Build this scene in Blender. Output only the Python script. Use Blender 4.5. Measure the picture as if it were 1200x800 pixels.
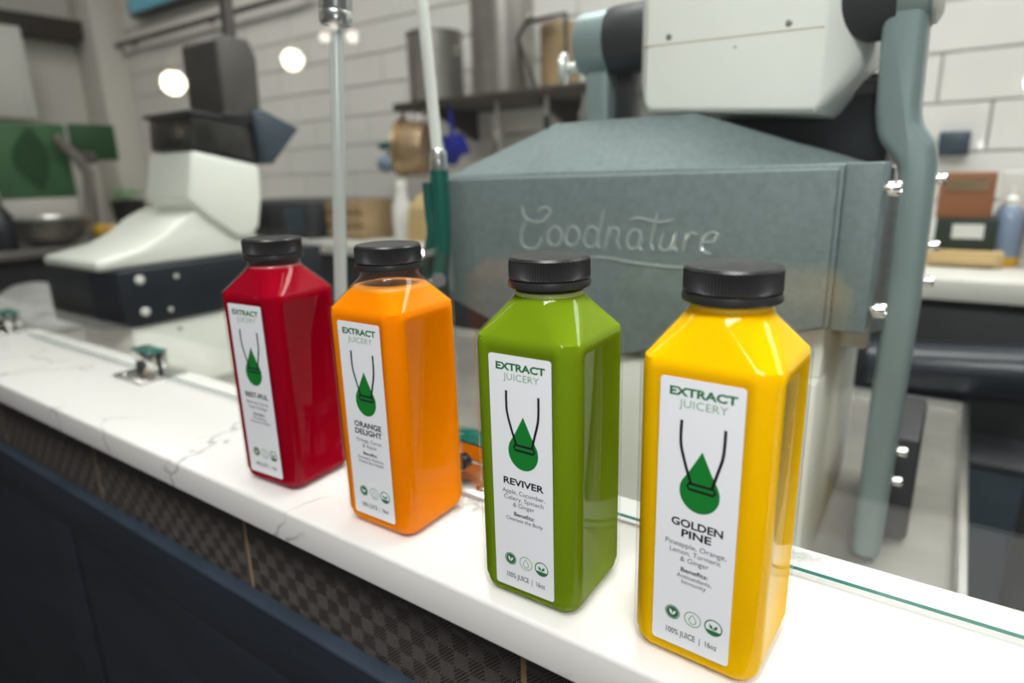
import bpy, bmesh, math, random
from mathutils import Vector, Matrix, noise
random.seed(7)
PI = math.pi
for o in list(bpy.data.objects): bpy.data.objects.remove(o)
scene = bpy.context.scene
C = scene.collection

# ------------------------------------------------------------------ camera
cam_d = bpy.data.cameras.new('camera'); cam = bpy.data.objects.new('camera', cam_d); C.objects.link(cam)
R_ = Vector((0.81964, 0.57220, -0.02783)); U_ = Vector((-0.12611, 0.22761, 0.96555)); F_ = Vector((-0.55882, 0.78790, -0.25872))
M = Matrix(((R_.x, U_.x, -F_.x, 0.13247), (R_.y, U_.y, -F_.y, -0.22875), (R_.z, U_.z, -F_.z, 0.22381), (0, 0, 0, 1)))
cam.matrix_world = M
cam_d.sensor_width = 36; cam_d.lens = 738.95 * 36 / 1200
cam_d.clip_start = 0.01; cam_d.clip_end = 60
cam_d.dof.use_dof = True; cam_d.dof.focus_distance = 0.328; cam_d.dof.aperture_fstop = 4.6
scene.camera = cam

# ------------------------------------------------------------------ world, lights, exposure
w = bpy.data.worlds.new('world'); scene.world = w; w.use_nodes = True
w.node_tree.nodes['Background'].inputs[0].default_value = (0.93, 0.96, 1.0, 1)
w.node_tree.nodes['Background'].inputs[1].default_value = 0.10
scene.view_settings.view_transform = 'Standard'; scene.view_settings.look = 'None'
scene.view_settings.exposure = 0.0; scene.view_settings.gamma = 1; scene.view_settings.use_curve_mapping = False
def area(name, loc, sx, sy, power, col=(1, 1, 1), rot=(0, 0, 0)):
    d = bpy.data.lights.new(name, 'AREA'); d.shape = 'RECTANGLE'; d.size = sx; d.size_y = sy; d.energy = power; d.color = col
    o = bpy.data.objects.new(name, d); C.objects.link(o); o.location = loc; o.rotation_euler = rot
    return o
CEIL = 1.75
area('added_panel_light_customer', (0.55, -0.95, CEIL - 0.045), 1.15, 0.55, 43, (1, 0.99, 0.965))  # unseen panel, added to light the bottles from the customer side
area('added_panel_light_kitchen', (-0.35, 0.75, CEIL - 0.045), 1.15, 0.55, 14, (0.98, 1, 0.97))  # unseen panel, added as overhead light for the kitchen
area('ceiling_panel_light_corner', (0.95, 1.22, CEIL - 0.045), 1.15, 0.55, 14, (0.98, 1, 0.98))
area('added_panel_light_far', (-2.3, 0.55, CEIL - 0.045), 1.15, 0.55, 7, (1, 0.92, 0.86))  # unseen panel, added as light for the left end

# the photographer's small flash, just above the lens
fd = bpy.data.lights.new('camera_flash', 'POINT'); fd.energy = 1.1; fd.shadow_soft_size = 0.007; fd.color = (0.95, 0.98, 1.0)
fo = bpy.data.objects.new('camera_flash', fd); C.objects.link(fo); fo.location = (0.168, -0.250, 0.283)
# ------------------------------------------------------------------ materials
MATS = {}
def mat(name, col=(0.8, 0.8, 0.8), rough=0.5, metal=0.0, var=0.0, vscale=8.0, bump=0.0, bscale=60.0, coat=0.0, sss=0.0, sssr=(0.01, 0.005, 0.003), emis=None, estr=0.0, spec=0.5, stretch=None):
    if name in MATS: return MATS[name]
    m = bpy.data.materials.new(name); m.use_nodes = True; nt = m.node_tree; b = nt.nodes['Principled BSDF']
    b.inputs['Base Color'].default_value = (*col, 1); b.inputs['Roughness'].default_value = rough; b.inputs['Metallic'].default_value = metal
    b.inputs['Coat Weight'].default_value = coat; b.inputs['Coat Roughness'].default_value = 0.06
    b.inputs['Specular IOR Level'].default_value = spec
    if sss: b.inputs['Subsurface Weight'].default_value = sss; b.inputs['Subsurface Radius'].default_value = sssr; b.inputs['Subsurface Scale'].default_value = 1.0
    if emis: b.inputs['Emission Color'].default_value = (*emis, 1); b.inputs['Emission Strength'].default_value = estr
    if var or bump:
        tc = nt.nodes.new('ShaderNodeTexCoord'); mp = nt.nodes.new('ShaderNodeMapping'); nt.links.new(tc.outputs['Object'], mp.inputs[0])
        if stretch: mp.inputs['Scale'].default_value = stretch
    if var:
        n = nt.nodes.new('ShaderNodeTexNoise'); n.inputs['Scale'].default_value = vscale; n.inputs['Detail'].default_value = 5
        nt.links.new(mp.outputs[0], n.inputs['Vector'])
        r = nt.nodes.new('ShaderNodeMapRange'); r.inputs['To Min'].default_value = 1 - var; r.inputs['To Max'].default_value = 1 + var
        r.inputs['From Min'].default_value = 0.3; r.inputs['From Max'].default_value = 0.7
        nt.links.new(n.outputs['Fac'], r.inputs['Value'])
        x = nt.nodes.new('ShaderNodeMix'); x.data_type = 'RGBA'; x.blend_type = 'MULTIPLY'; x.inputs['Factor'].default_value = 1
        x.inputs['A'].default_value = (*col, 1); nt.links.new(r.outputs[0], x.inputs['B']); nt.links.new(x.outputs['Result'], b.inputs['Base Color'])
    if bump:
        n2 = nt.nodes.new('ShaderNodeTexNoise'); n2.inputs['Scale'].default_value = bscale; n2.inputs['Detail'].default_value = 3
        nt.links.new(mp.outputs[0], n2.inputs['Vector'])
        bp = nt.nodes.new('ShaderNodeBump'); bp.inputs['Strength'].default_value = bump; bp.inputs['Distance'].default_value = 0.001
        nt.links.new(n2.outputs['Fac'], bp.inputs['Height']); nt.links.new(bp.outputs[0], b.inputs['Normal'])
    MATS[name] = m
    return m
def clear(name, tint=(1, 1, 1), rough=0.0, f0=0.04, scale=1.0):
    # thin clear sheet: straight transmission plus Schlick mirror reflection
    m = bpy.data.materials.new(name); m.use_nodes = True; nt = m.node_tree; nt.nodes.clear()
    out = nt.nodes.new('ShaderNodeOutputMaterial'); mx = nt.nodes.new('ShaderNodeMixShader')
    tr = nt.nodes.new('ShaderNodeBsdfTransparent'); gl = nt.nodes.new('ShaderNodeBsdfGlossy')
    tr.inputs[0].default_value = (*tint, 1); gl.inputs['Roughness'].default_value = rough
    lw = nt.nodes.new('ShaderNodeLayerWeight'); lw.inputs['Blend'].default_value = 0.5
    pw = nt.nodes.new('ShaderNodeMath'); pw.operation = 'POWER'; pw.inputs[1].default_value = 5
    ma = nt.nodes.new('ShaderNodeMath'); ma.operation = 'MULTIPLY_ADD'; ma.inputs[1].default_value = (1 - f0) * scale; ma.inputs[2].default_value = f0 * scale
    nt.links.new(lw.outputs['Facing'], pw.inputs[0]); nt.links.new(pw.outputs[0], ma.inputs[0]); nt.links.new(ma.outputs[0], mx.inputs[0])
    nt.links.new(tr.outputs[0], mx.inputs[1]); nt.links.new(gl.outputs[0], mx.inputs[2]); nt.links.new(mx.outputs[0], out.inputs[0])
    MATS[name] = m
    return m
clear('pane_glass', (0.985, 0.995, 0.988)); clear('pet', (0.99, 0.99, 0.99), 0.03, 0.04, 0.7); clear('clear_plastic', (0.92, 0.94, 0.95), 0.05, 0.05)
mat('glass_edge', (0.004, 0.13, 0.10), 0.1, coat=0.5)
mat('steel', (0.72, 0.72, 0.70), 0.28, 1.0, var=0.08, vscale=30)
mat('chrome', (0.88, 0.88, 0.86), 0.12, 1.0)
mat('brushed_steel', (0.55, 0.55, 0.53), 0.38, 1.0, var=0.1, vscale=40, stretch=(1, 1, 12))
mat('tray_steel', (0.33, 0.32, 0.29), 0.5, 0.7, var=0.15, vscale=12)
mat('press_grey', (0.20, 0.255, 0.26), 0.58, 0.15, var=0.10, vscale=160, bump=0.4, bscale=900)
mat('arm_grey', (0.28, 0.36, 0.36), 0.38, 0.3, var=0.04, vscale=30)
mat('logo_lit_grey', (0.56, 0.64, 0.64), 0.16, 0.45)  # lettering lightened: the highlights on its strokes are put into the colour
mat('white_enamel', (0.86, 0.89, 0.82), 0.35, var=0.02, vscale=10, coat=0.2)
mat('white_plastic', (0.80, 0.82, 0.77), 0.4, var=0.02)
mat('black_plastic', (0.022, 0.022, 0.024), 0.38, var=0.15, vscale=40)
mat('black_satin', (0.03, 0.032, 0.036), 0.5, var=0.2, vscale=15)
mat('navy_skirt', (0.009, 0.014, 0.021), 0.45, var=0.2, vscale=15)
mat('cap_black', (0.024, 0.024, 0.025), 0.36)
mat('smoke_plastic', (0.028, 0.028, 0.026), 0.25, var=0.4, vscale=30)
mat('motor_grey', (0.085, 0.08, 0.075), 0.5, 0.2, var=0.1, vscale=20)
mat('label_white', (0.86, 0.88, 0.91), 0.42)
mat('print_black', (0.008, 0.008, 0.012), 0.5)
mat('print_grey', (0.05, 0.055, 0.06), 0.5)
mat('print_green', (0.005, 0.20, 0.025), 0.45)
mat('print_dark_green', (0.02, 0.17, 0.05), 0.45)
mat('print_pale_green', (0.16, 0.36, 0.18), 0.5)
mat('juice_red', (0.30, 0.0, 0.011), 0.25, spec=0.0, sss=0.25, sssr=(0.006, 0.001, 0.001))
mat('juice_orange', (1.0, 0.25, 0.0), 0.3, spec=0.0, sss=0.4, sssr=(0.012, 0.005, 0.001))
mat('juice_green', (0.17, 0.27, 0.006), 0.3, spec=0.0, sss=0.3, sssr=(0.006, 0.008, 0.001))
mat('juice_yellow', (1.0, 0.53, 0.0), 0.3, spec=0.0, sss=0.4, sssr=(0.012, 0.008, 0.001))
mat('juice_foam', (0.55, 0.62, 0.22), 0.6, bump=0.6, bscale=300)
mat('foam_red', (0.55, 0.10, 0.12), 0.6, bump=0.6, bscale=300)
mat('foam_orange', (0.9, 0.32, 0.03), 0.5, bump=0.4, bscale=300)
mat('foam_yellow', (0.92, 0.6, 0.02), 0.5, bump=0.4, bscale=300)
mat('plaster', (0.62, 0.60, 0.55), 0.8, var=0.04, vscale=3)
mat('unseen_wall_dark', (0.03, 0.03, 0.032), 0.8, var=0.1, vscale=4)  # dark tone chosen to mute what the glass screen mirrors
mat('drum_white', (0.94, 0.96, 0.91), 0.5, var=0.015, vscale=10)
mat('satin_silver', (0.74, 0.78, 0.75), 0.3, 0.35)
mat('ceiling_white', (0.80, 0.80, 0.78), 0.9, var=0.02, vscale=4)
mat('wall_tile', (0.70, 0.69, 0.66), 0.22, var=0.03, vscale=5, coat=0.2)
mat('grout_grey', (0.42, 0.41, 0.385), 0.9, var=0.06, vscale=40)
mat('grout_tan', (0.38, 0.27, 0.15), 0.8, var=0.1, vscale=60)
mat('floor_tile', (0.10, 0.095, 0.09), 0.5, var=0.12, vscale=6)
mat('quartz_back', (0.66, 0.66, 0.61), 0.3, var=0.03, vscale=6)
mat('navy_paint', (0.013, 0.018, 0.029), 0.6, var=0.30, vscale=7, bump=0.4, bscale=40, stretch=(0.6, 1, 4))
mat('navy_paint_lit', (0.034, 0.050, 0.074), 0.5, var=0.2, vscale=12)  # navy made paler: light on the top edge put into the colour
mat('green_handle', (0.0, 0.10, 0.075), 0.3, coat=0.3, var=0.08, vscale=30)
mat('blue_plastic', (0.006, 0.015, 0.22), 0.4, var=0.1)
mat('copper_brown', (0.34, 0.24, 0.14), 0.35, 0.6, var=0.25, vscale=12)
mat('wood_brown', (0.30, 0.21, 0.11), 0.5, var=0.3, vscale=10)
mat('shelf_dark', (0.055, 0.045, 0.038), 0.5, 0.3, var=0.15, vscale=10)
mat('carton_brown', (0.26, 0.10, 0.04), 0.6, var=0.1)
mat('terracotta', (0.36, 0.12, 0.035), 0.5, var=0.1)
mat('paper_tan', (0.50, 0.36, 0.17), 0.7, var=0.08)
mat('paper_white', (0.65, 0.65, 0.62), 0.7, var=0.04)
mat('dark_green_box', (0.010, 0.022, 0.014), 0.5, var=0.2)
mat('slate_blue', (0.035, 0.055, 0.075), 0.4, var=0.1)
mat('roll_navy', (0.012, 0.018, 0.028), 0.3, var=0.2)
mat('leaf', (0.06, 0.36, 0.015), 0.5, var=0.3, vscale=20)
mat('board_green', (0.05, 0.15, 0.06), 0.5, var=0.15, vscale=6)
mat('board_dark_green', (0.004, 0.06, 0.012), 0.5, var=0.15, vscale=6)
mat('pot_black', (0.012, 0.012, 0.014), 0.5, var=0.2)
mat('dull_steel', (0.30, 0.285, 0.26), 0.35, 0.7, var=0.15, vscale=10)
mat('lemon', (0.62, 0.36, 0.02), 0.45, var=0.1)
mat('bag_white', (0.42, 0.43, 0.42), 0.5, var=0.12, vscale=9)
mat('blue_bottle', (0.20, 0.27, 0.38), 0.25, var=0.1)
mat('screen', (0.02, 0.08, 0.10), 0.25, emis=(0.08, 0.24, 0.30), estr=0.7)
mat('bulb', (1, 0.95, 0.85), 0.4, emis=(1.0, 0.86, 0.66), estr=38)
mat('bulb_small', (1, 0.95, 0.85), 0.4, emis=(1.0, 0.90, 0.80), estr=12)
mat('diffuser', (0.9, 0.9, 0.9), 0.6, emis=(1, 0.98, 0.95), estr=4)
mat('brass', (0.6, 0.42, 0.18), 0.3, 1.0)
mat('red_dot', (0.45, 0.08, 0.03), 0.5)

def quartz():
    m = bpy.data.materials.new('quartz'); m.use_nodes = True; nt = m.node_tree; b = nt.nodes['Principled BSDF']
    b.inputs['Roughness'].default_value = 0.22
    N = nt.nodes.new; L = nt.links.new
    tc = N('ShaderNodeTexCoord'); wn = N('ShaderNodeTexNoise'); wn.inputs['Scale'].default_value = 7; wn.inputs['Detail'].default_value = 6
    L(tc.outputs['Object'], wn.inputs['Vector'])
    mx = N('ShaderNodeMix'); mx.data_type = 'RGBA'; mx.inputs['Factor'].default_value = 0.22
    L(tc.outputs['Object'], mx.inputs['A']); L(wn.outputs['Color'], mx.inputs['B'])
    vo = N('ShaderNodeTexVoronoi'); vo.feature = 'DISTANCE_TO_EDGE'; vo.inputs['Scale'].default_value = 11; L(mx.outputs['Result'], vo.inputs['Vector'])
    cr = N('ShaderNodeMapRange'); cr.inputs['From Min'].default_value = 0.0; cr.inputs['From Max'].default_value = 0.03; cr.inputs['To Min'].default_value = 1; cr.inputs['To Max'].default_value = 0
    L(vo.outputs['Distance'], cr.inputs['Value'])
    n2 = N('ShaderNodeTexNoise'); n2.inputs['Scale'].default_value = 14; n2.inputs['Detail'].default_value = 3; L(tc.outputs['Object'], n2.inputs['Vector'])
    c2 = N('ShaderNodeMapRange'); c2.inputs['From Min'].default_value = 0.50; c2.inputs['From Max'].default_value = 0.62; L(n2.outputs['Fac'], c2.inputs['Value'])
    mu = N('ShaderNodeMath'); mu.operation = 'MULTIPLY'; L(cr.outputs[0], mu.inputs[0]); L(c2.outputs[0], mu.inputs[1])
    n3 = N('ShaderNodeTexNoise'); n3.inputs['Scale'].default_value = 5; n3.inputs['Detail'].default_value = 4; L(tc.outputs['Object'], n3.inputs['Vector'])
    base = N('ShaderNodeMix'); base.data_type = 'RGBA'; base.inputs['A'].default_value = (0.73, 0.72, 0.69, 1); base.inputs['B'].default_value = (0.79, 0.785, 0.765, 1)
    L(n3.outputs['Fac'], base.inputs['Factor'])
    co = N('ShaderNodeMix'); co.data_type = 'RGBA'; co.inputs['B'].default_value = (0.30, 0.31, 0.31, 1)
    s = N('ShaderNodeMath'); s.operation = 'MULTIPLY'; s.inputs[1].default_value = 0.75; L(mu.outputs[0], s.inputs[0])
    L(base.outputs['Result'], co.inputs['A']); L(s.outputs[0], co.inputs['Factor']); L(co.outputs['Result'], b.inputs['Base Color'])
    MATS['quartz'] = m
quartz()
def maze_tile():
    # dark tile with a fine embossed pattern of nested diamonds
    m = bpy.data.materials.new('maze_tile'); m.use_nodes = True; nt = m.node_tree; b = nt.nodes['Principled BSDF']
    N = nt.nodes.new; L = nt.links.new
    tc = N('ShaderNodeTexCoord'); mp = N('ShaderNodeMapping'); mp.inputs['Rotation'].default_value = (0, PI / 4, 0); mp.inputs['Scale'].default_value = (55, 55, 55)
    L(tc.outputs['Object'], mp.inputs[0]); sp = N('ShaderNodeSeparateXYZ'); L(mp.outputs[0], sp.inputs[0])
    ds = []
    for k in ('X', 'Z'):
        fr = N('ShaderNodeMath'); fr.operation = 'FRACT'; L(sp.outputs[k], fr.inputs[0])
        sb = N('ShaderNodeMath'); sb.operation = 'SUBTRACT'; sb.inputs[1].default_value = 0.5; L(fr.outputs[0], sb.inputs[0])
        ab = N('ShaderNodeMath'); ab.operation = 'ABSOLUTE'; L(sb.outputs[0], ab.inputs[0]); ds.append(ab)
    mxn = N('ShaderNodeMath'); mxn.operation = 'MAXIMUM'; L(ds[0].outputs[0], mxn.inputs[0]); L(ds[1].outputs[0], mxn.inputs[1])
    ml = N('ShaderNodeMath'); ml.operation = 'MULTIPLY'; ml.inputs[1].default_value = 2 * PI * 8.5; L(mxn.outputs[0], ml.inputs[0])
    sn = N('ShaderNodeMath'); sn.operation = 'SINE'; L(ml.outputs[0], sn.inputs[0])
    bp = N('ShaderNodeBump'); bp.inputs['Strength'].default_value = 0.8; bp.inputs['Distance'].default_value = 0.0008; L(sn.outputs[0], bp.inputs['Height']); L(bp.outputs[0], b.inputs['Normal'])
    mr = N('ShaderNodeMapRange'); mr.inputs['From Min'].default_value = -1; mr.inputs['To Min'].default_value = 0.0; L(sn.outputs[0], mr.inputs['Value'])
    co = N('ShaderNodeMix'); co.data_type = 'RGBA'; co.inputs['A'].default_value = (0.028, 0.022, 0.018, 1); co.inputs['B'].default_value = (0.13, 0.108, 0.092, 1)
    L(mr.outputs[0], co.inputs['Factor']); L(co.outputs['Result'], b.inputs['Base Color']); b.inputs['Roughness'].default_value = 0.45
    MATS['maze_tile'] = m
maze_tile()

# ------------------------------------------------------------------ mesh helpers
class G:
    def __init__(self): self.bm = bmesh.new()
    def _merge(self, t):
        me = bpy.data.meshes.new('t'); t.to_mesh(me); t.free(); self.bm.from_mesh(me); bpy.data.meshes.remove(me)
        return self
    def _fin(self, t, bev, seg):
        bmesh.ops.recalc_face_normals(t, faces=t.faces)
        if bev:
            es = [e for e in t.edges if len(e.link_faces) == 2 and e.calc_face_angle(0) > 0.35]
            bmesh.ops.bevel(t, geom=es, offset=bev, segments=seg, profile=0.5, affect='EDGES', clamp_overlap=True)
        return self._merge(t)
    def box(self, x0, x1, y0, y1, z0, z1, bev=0.0, seg=2, rot=None):
        t = bmesh.new(); bmesh.ops.create_cube(t, size=1)
        for v in t.verts: v.co = Vector(((x0 + x1) / 2 + v.co.x * (x1 - x0), (y0 + y1) / 2 + v.co.y * (y1 - y0), (z0 + z1) / 2 + v.co.z * (z1 - z0)))
        if rot:
            c = Vector(((x0 + x1) / 2, (y0 + y1) / 2, (z0 + z1) / 2))
            for v in t.verts: v.co = c + rot @ (v.co - c)
        return self._fin(t, bev, seg)
    def prism(self, pts, axis, a, b, bev=0.0, seg=2):
        # pts: 2D outline; axis 'x': (y,z), 'y': (x,z), 'z': (x,y)
        t = bmesh.new()
        def mk(p, k): return {'x': (k, p[0], p[1]), 'y': (p[0], k, p[1]), 'z': (p[0], p[1], k)}[axis]
        A = [t.verts.new(mk(p, a)) for p in pts]; B = [t.verts.new(mk(p, b)) for p in pts]; n = len(pts)
        t.faces.new(A); t.faces.new(B[::-1])
        for i in range(n): t.faces.new((A[i], B[i], B[(i + 1) % n], A[(i + 1) % n]))
        return self._fin(t, bev, seg)
    def loft(self, rings, caps=True, bev=0.0, seg=2):
        t = bmesh.new(); V = [[t.verts.new(p) for p in r] for r in rings]; n = len(rings[0])
        for a, b in zip(V, V[1:]):
            for i in range(n): t.faces.new((a[i], a[(i + 1) % n], b[(i + 1) % n], b[i]))
        if caps: t.faces.new(V[0][::-1]); t.faces.new(V[-1])
        bmesh.ops.remove_doubles(t, verts=t.verts, dist=1e-6)
        bmesh.ops.dissolve_degenerate(t, edges=t.edges, dist=1e-7)
        return self._fin(t, bev, seg)
    def lathe(self, prof, o=(0, 0, 0), ax=(0, 0, 1), n=32, rf=None, caps=True):
        # prof: (radius, distance along axis)
        q = Vector((0, 0, 1)).rotation_difference(Vector(ax)); o = Vector(o); rings = []
        for r, h in prof:
            ring = []
            for i in range(n):
                k = max(r, 1e-5) * (rf(i, h) if rf else 1); a = 2 * PI * i / n
                ring.append(o + q @ Vector((k * math.cos(a), k * math.sin(a), h)))
            rings.append(ring)
        t = bmesh.new(); V = [[t.verts.new(p) for p in r] for r in rings]
        for a, b in zip(V, V[1:]):
            for i in range(n): t.faces.new((a[i], a[(i + 1) % n], b[(i + 1) % n], b[i]))
        if caps: t.faces.new(V[0][::-1]); t.faces.new(V[-1])
        return self._fin(t, 0, 0)
    def tube(self, path, r, n=10, caps=True):
        P = [Vector(p) for p in path]; rs = r if isinstance(r, (list, tuple)) else [r] * len(P); rings = []; prev = None
        for i, p in enumerate(P):
            d = (P[min(i + 1, len(P) - 1)] - P[max(i - 1, 0)]).normalized()
            if prev is None:
                u = d.cross(Vector((0, 0, 1)) if abs(d.z) < 0.9 else Vector((1, 0, 0))).normalized()
            else: u = (prev - d * prev.dot(d)).normalized()
            prev = u; v = d.cross(u)
            rings.append([p + rs[i] * (u * math.cos(2 * PI * k / n) + v * math.sin(2 * PI * k / n)) for k in range(n)])
        t = bmesh.new(); V = [[t.verts.new(p) for p in q] for q in rings]
        for a, b in zip(V, V[1:]):
            for i in range(n): t.faces.new((a[i], a[(i + 1) % n], b[(i + 1) % n], b[i]))
        if caps: t.faces.new(V[0][::-1]); t.faces.new(V[-1])
        return self._fin(t, 0, 0)
    def ball(self, c, r, sx=1, sy=1, sz=1, u=20, v=12):
        t = bmesh.new(); bmesh.ops.create_uvsphere(t, u_segments=u, v_segments=v, radius=r)
        for p in t.verts: p.co = Vector(c) + Vector((p.co.x * sx, p.co.y * sy, p.co.z * sz))
        return self._fin(t, 0, 0)
ORG = {}
def obj(name, g, material, parent=None, smooth=True, mats=None):
    me = bpy.data.meshes.new(name)
    o0 = ORG.get(parent.name, Vector()) if parent else None
    if parent is None:
        xs = [v.co.copy() for v in g.bm.verts]
        lo = Vector([min(p[i] for p in xs) for i in range(3)]); hi = Vector([max(p[i] for p in xs) for i in range(3)])
        o0 = Vector(((lo.x + hi.x) / 2, (lo.y + hi.y) / 2, lo.z))
    bmesh.ops.translate(g.bm, verts=g.bm.verts, vec=-o0)
    g.bm.to_mesh(me); g.bm.free()
    if smooth: me.shade_smooth(); me.set_sharp_from_angle(angle=math.radians(38))
    me.materials.append(MATS[material])
    for k in (mats or []): me.materials.append(MATS[k])
    o = bpy.data.objects.new(name, me); C.objects.link(o)
    if parent: o.parent = parent
    else: o.location = o0
    ORG[o.name] = o0
    return o
def tag(o, label, cat, group=None):
    o['label'] = label; o['category'] = cat
    if group: o['group'] = group
    return o
def thing(name, label, cat, loc, group=None, rz=0.0):
    o = bpy.data.objects.new(name, None); C.objects.link(o); o.empty_display_size = 0.02
    o.location = loc; o.rotation_euler.z = rz; ORG[o.name] = Vector(loc)
    return tag(o, label, cat, group)
def struct(o): o['kind'] = 'structure'; return o
def smooth_path(pts, k=5, closed=False):
    P = [Vector(p) for p in pts]; out = []
    for i in range(len(P) - 1):
        a, b = P[i], P[i + 1]; p0 = P[i - 1] if i else a; p3 = P[i + 2] if i + 2 < len(P) else b
        for j in range(k):
            t = j / k
            out.append(0.5 * ((2 * a) + (b - p0) * t + (2 * p0 - 5 * a + 4 * b - p3) * t * t + (3 * a - p0 - 3 * b + p3) * t ** 3))
    return out + [P[-1]]

# ------------------------------------------------------------------ the setting
FLOOR = -0.95
struct(obj('floor', G().box(-3.9, 2.4, -2.2, 1.75, FLOOR - 0.05, FLOOR), 'floor_tile'))
struct(obj('ceiling', G().box(-3.9, 2.4, -2.2, 1.75, CEIL, CEIL + 0.05), 'ceiling_white'))
struct(obj('wall_left', G().box(-3.9, -3.75, 0.0, 1.75, FLOOR, CEIL), 'plaster'))
struct(obj('wall_customer_side', G().box(-3.9, -3.75, -2.2, 0.0, FLOOR, CEIL), 'unseen_wall_dark'))  # unseen wall section, made dark to weaken pale reflections in the glass
wb = struct(obj('wall_back', G().box(-3.75, 2.4, 1.553, 1.75, FLOOR, CEIL), 'grout_grey'))
# subway tiles on the back wall, each a piece of its own
tp, tw, th = 0.305, 0.300, 0.1005
tile_me = None
o0 = ORG['wall_back']
for r in range(-2, 10):
    z0 = 0.240 + 0.105 * r + 0.002
    off = 0.155 + (0.1017 * (-r)) % tp
    x = off + 2 * tp
    while x > -3.72:
        x0, x1 = max(x - tw, -3.745), x
        if x0 < x1 - 0.02 and x0 < 0.75:
            if tile_me is None or abs((x1 - x0) - tw) > 1e-6:
                g = G().box(-(x1 - x0) / 2, (x1 - x0) / 2, -0.005, 0.006, -th / 2, th / 2, 0.002, 1)
                me = bpy.data.meshes.new('tile'); g.bm.to_mesh(me); g.bm.free(); me.materials.append(MATS['wall_tile'])
                if abs((x1 - x0) - tw) < 1e-6: tile_me = me
            else: me = tile_me
            t = bpy.data.objects.new('tile', me); C.objects.link(t); t.parent = wb
            t.location = Vector(((x0 + x1) / 2, 1.55 + random.uniform(-.0006, .0006), z0 + th / 2)) - o0
        x -= tp
struct(obj('pillar', G().box(-3.75, -3.52, 1.40, 1.545, FLOOR, CEIL, 0.004), 'plaster'))
struct(obj('trim_1', G().box(-3.75, -3.62, 0.3, 1.40, 0.93, 1.02, 0.006), 'shelf_dark'))

# counter front wall under the ledge: patterned dark tiles with tan joints, navy panelling in front
wf = struct(obj('wall_front', G().box(-2.6, 0.62, 0.0308, 0.118, FLOOR, -0.0266), 'grout_tan'))
o0 = ORG['wall_front']
me = None
for k in range(-7, 3):
    x0 = -0.05 + k * 0.2893 + 0.002
    if me is None:
        g = G().box(0, 0.2853, 0, 0.0045, -0.145, 0, 0.0008, 1); me = bpy.data.meshes.new('wall_tile'); g.bm.to_mesh(me); g.bm.free(); me.materials.append(MATS['maze_tile'])
    if x0 + 0.2853 > 0.62 or x0 < -2.6: continue
    t = bpy.data.objects.new('wall_tile', me); C.objects.link(t); t.parent = wf; t.location = Vector((x0, 0.030, -0.0268)) - o0
wp = struct(obj('trim_2', G().box(-2.6, 0.62, 0.0215, 0.0298, FLOOR, -0.126, 0.0), 'navy_paint'))
obj('top_rail', G().box(-2.6, 0.62, 0.0185, 0.0298, -0.185, -0.127, 0.0015), 'navy_paint', wp)
obj('lit_cap_strip', G().box(-2.6, 0.62, 0.0165, 0.0298, -0.127, -0.1215, 0.002), 'navy_paint_lit', wp)  # lit top of the panelling, in a paler copy of the navy
obj('lower_rail', G().box(-2.6, 0.62, 0.0185, 0.0215, -0.93, -0.80, 0.002), 'navy_paint', wp)
for x in (-2.2, -1.5, -0.78, -0.02):
    obj('stile', G().box(x, x + 0.06, 0.0185, 0.0215, -0.80, -0.185, 0.002), 'navy_paint', wp)

# quartz ledge
tag(obj('counter_ledge', G().box(-2.6, 0.62, 0.0, 0.145, -0.0266, 0.0, 0.0028, 3), 'quartz'), 'white quartz counter ledge with faint grey veins, carrying the juice bottles', 'countertop')

# glass screen on the ledge
g = G().box(-2.4, 0.6, 0.113, 0.1164, 0.0036, 0.80)
gp = obj('glass_screen', g, 'pane_glass', mats=['glass_edge'], smooth=False)
for p in gp.data.polygons:
    if abs(p.normal.y) < 0.5: p.material_index = 1
tag(gp, 'clear glass sneeze guard pane with a green edge, standing on the white ledge', 'glass pane')
clip_labels = ['small steel glass clip on the ledge beside the red juice bottle', 'small steel glass clip at the far end of the ledge, farthest from the bottles', 'small steel glass clip with screws between the orange and green bottles']
for (cx, lab) in zip((-0.645, -1.10, -0.152), clip_labels):
    t = thing('glass_clip', lab, 'glass clip', (cx, 0.11, 0), 'clips holding the glass screen')
    obj('base_plate', G().box(cx - 0.034, cx + 0.034, 0.084, 0.140, 0.0002, 0.0036, 0.001), 'steel', t)
    obj('jaw', G().box(cx - 0.022, cx + 0.022, 0.1045, 0.1127, 0.0036, 0.030, 0.0015), 'chrome', t)
    obj('jaw', G().box(cx - 0.022, cx + 0.022, 0.1166, 0.1245, 0.0036, 0.030, 0.0015), 'chrome', t)
    obj('grip_pad', G().box(cx - 0.023, cx + 0.023, 0.1045, 0.1255, 0.030, 0.0325, 0.0008), 'glass_edge', t)
    obj('set_screw', G().lathe([(0.0062, 0), (0.0062, 0.004), (0.004, 0.0055)], (cx, 0.1045, 0.015), (0, -1, 0), 16), 'black_plastic', t)
    for s in (-1, 1):
        obj('plate_screw', G().lathe([(0.0042, 0), (0.0036, 0.0014), (0.001, 0.002)], (cx + s * 0.025, 0.0935, 0.0036), (0, 0, 1), 14), 'chrome', t)

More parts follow.
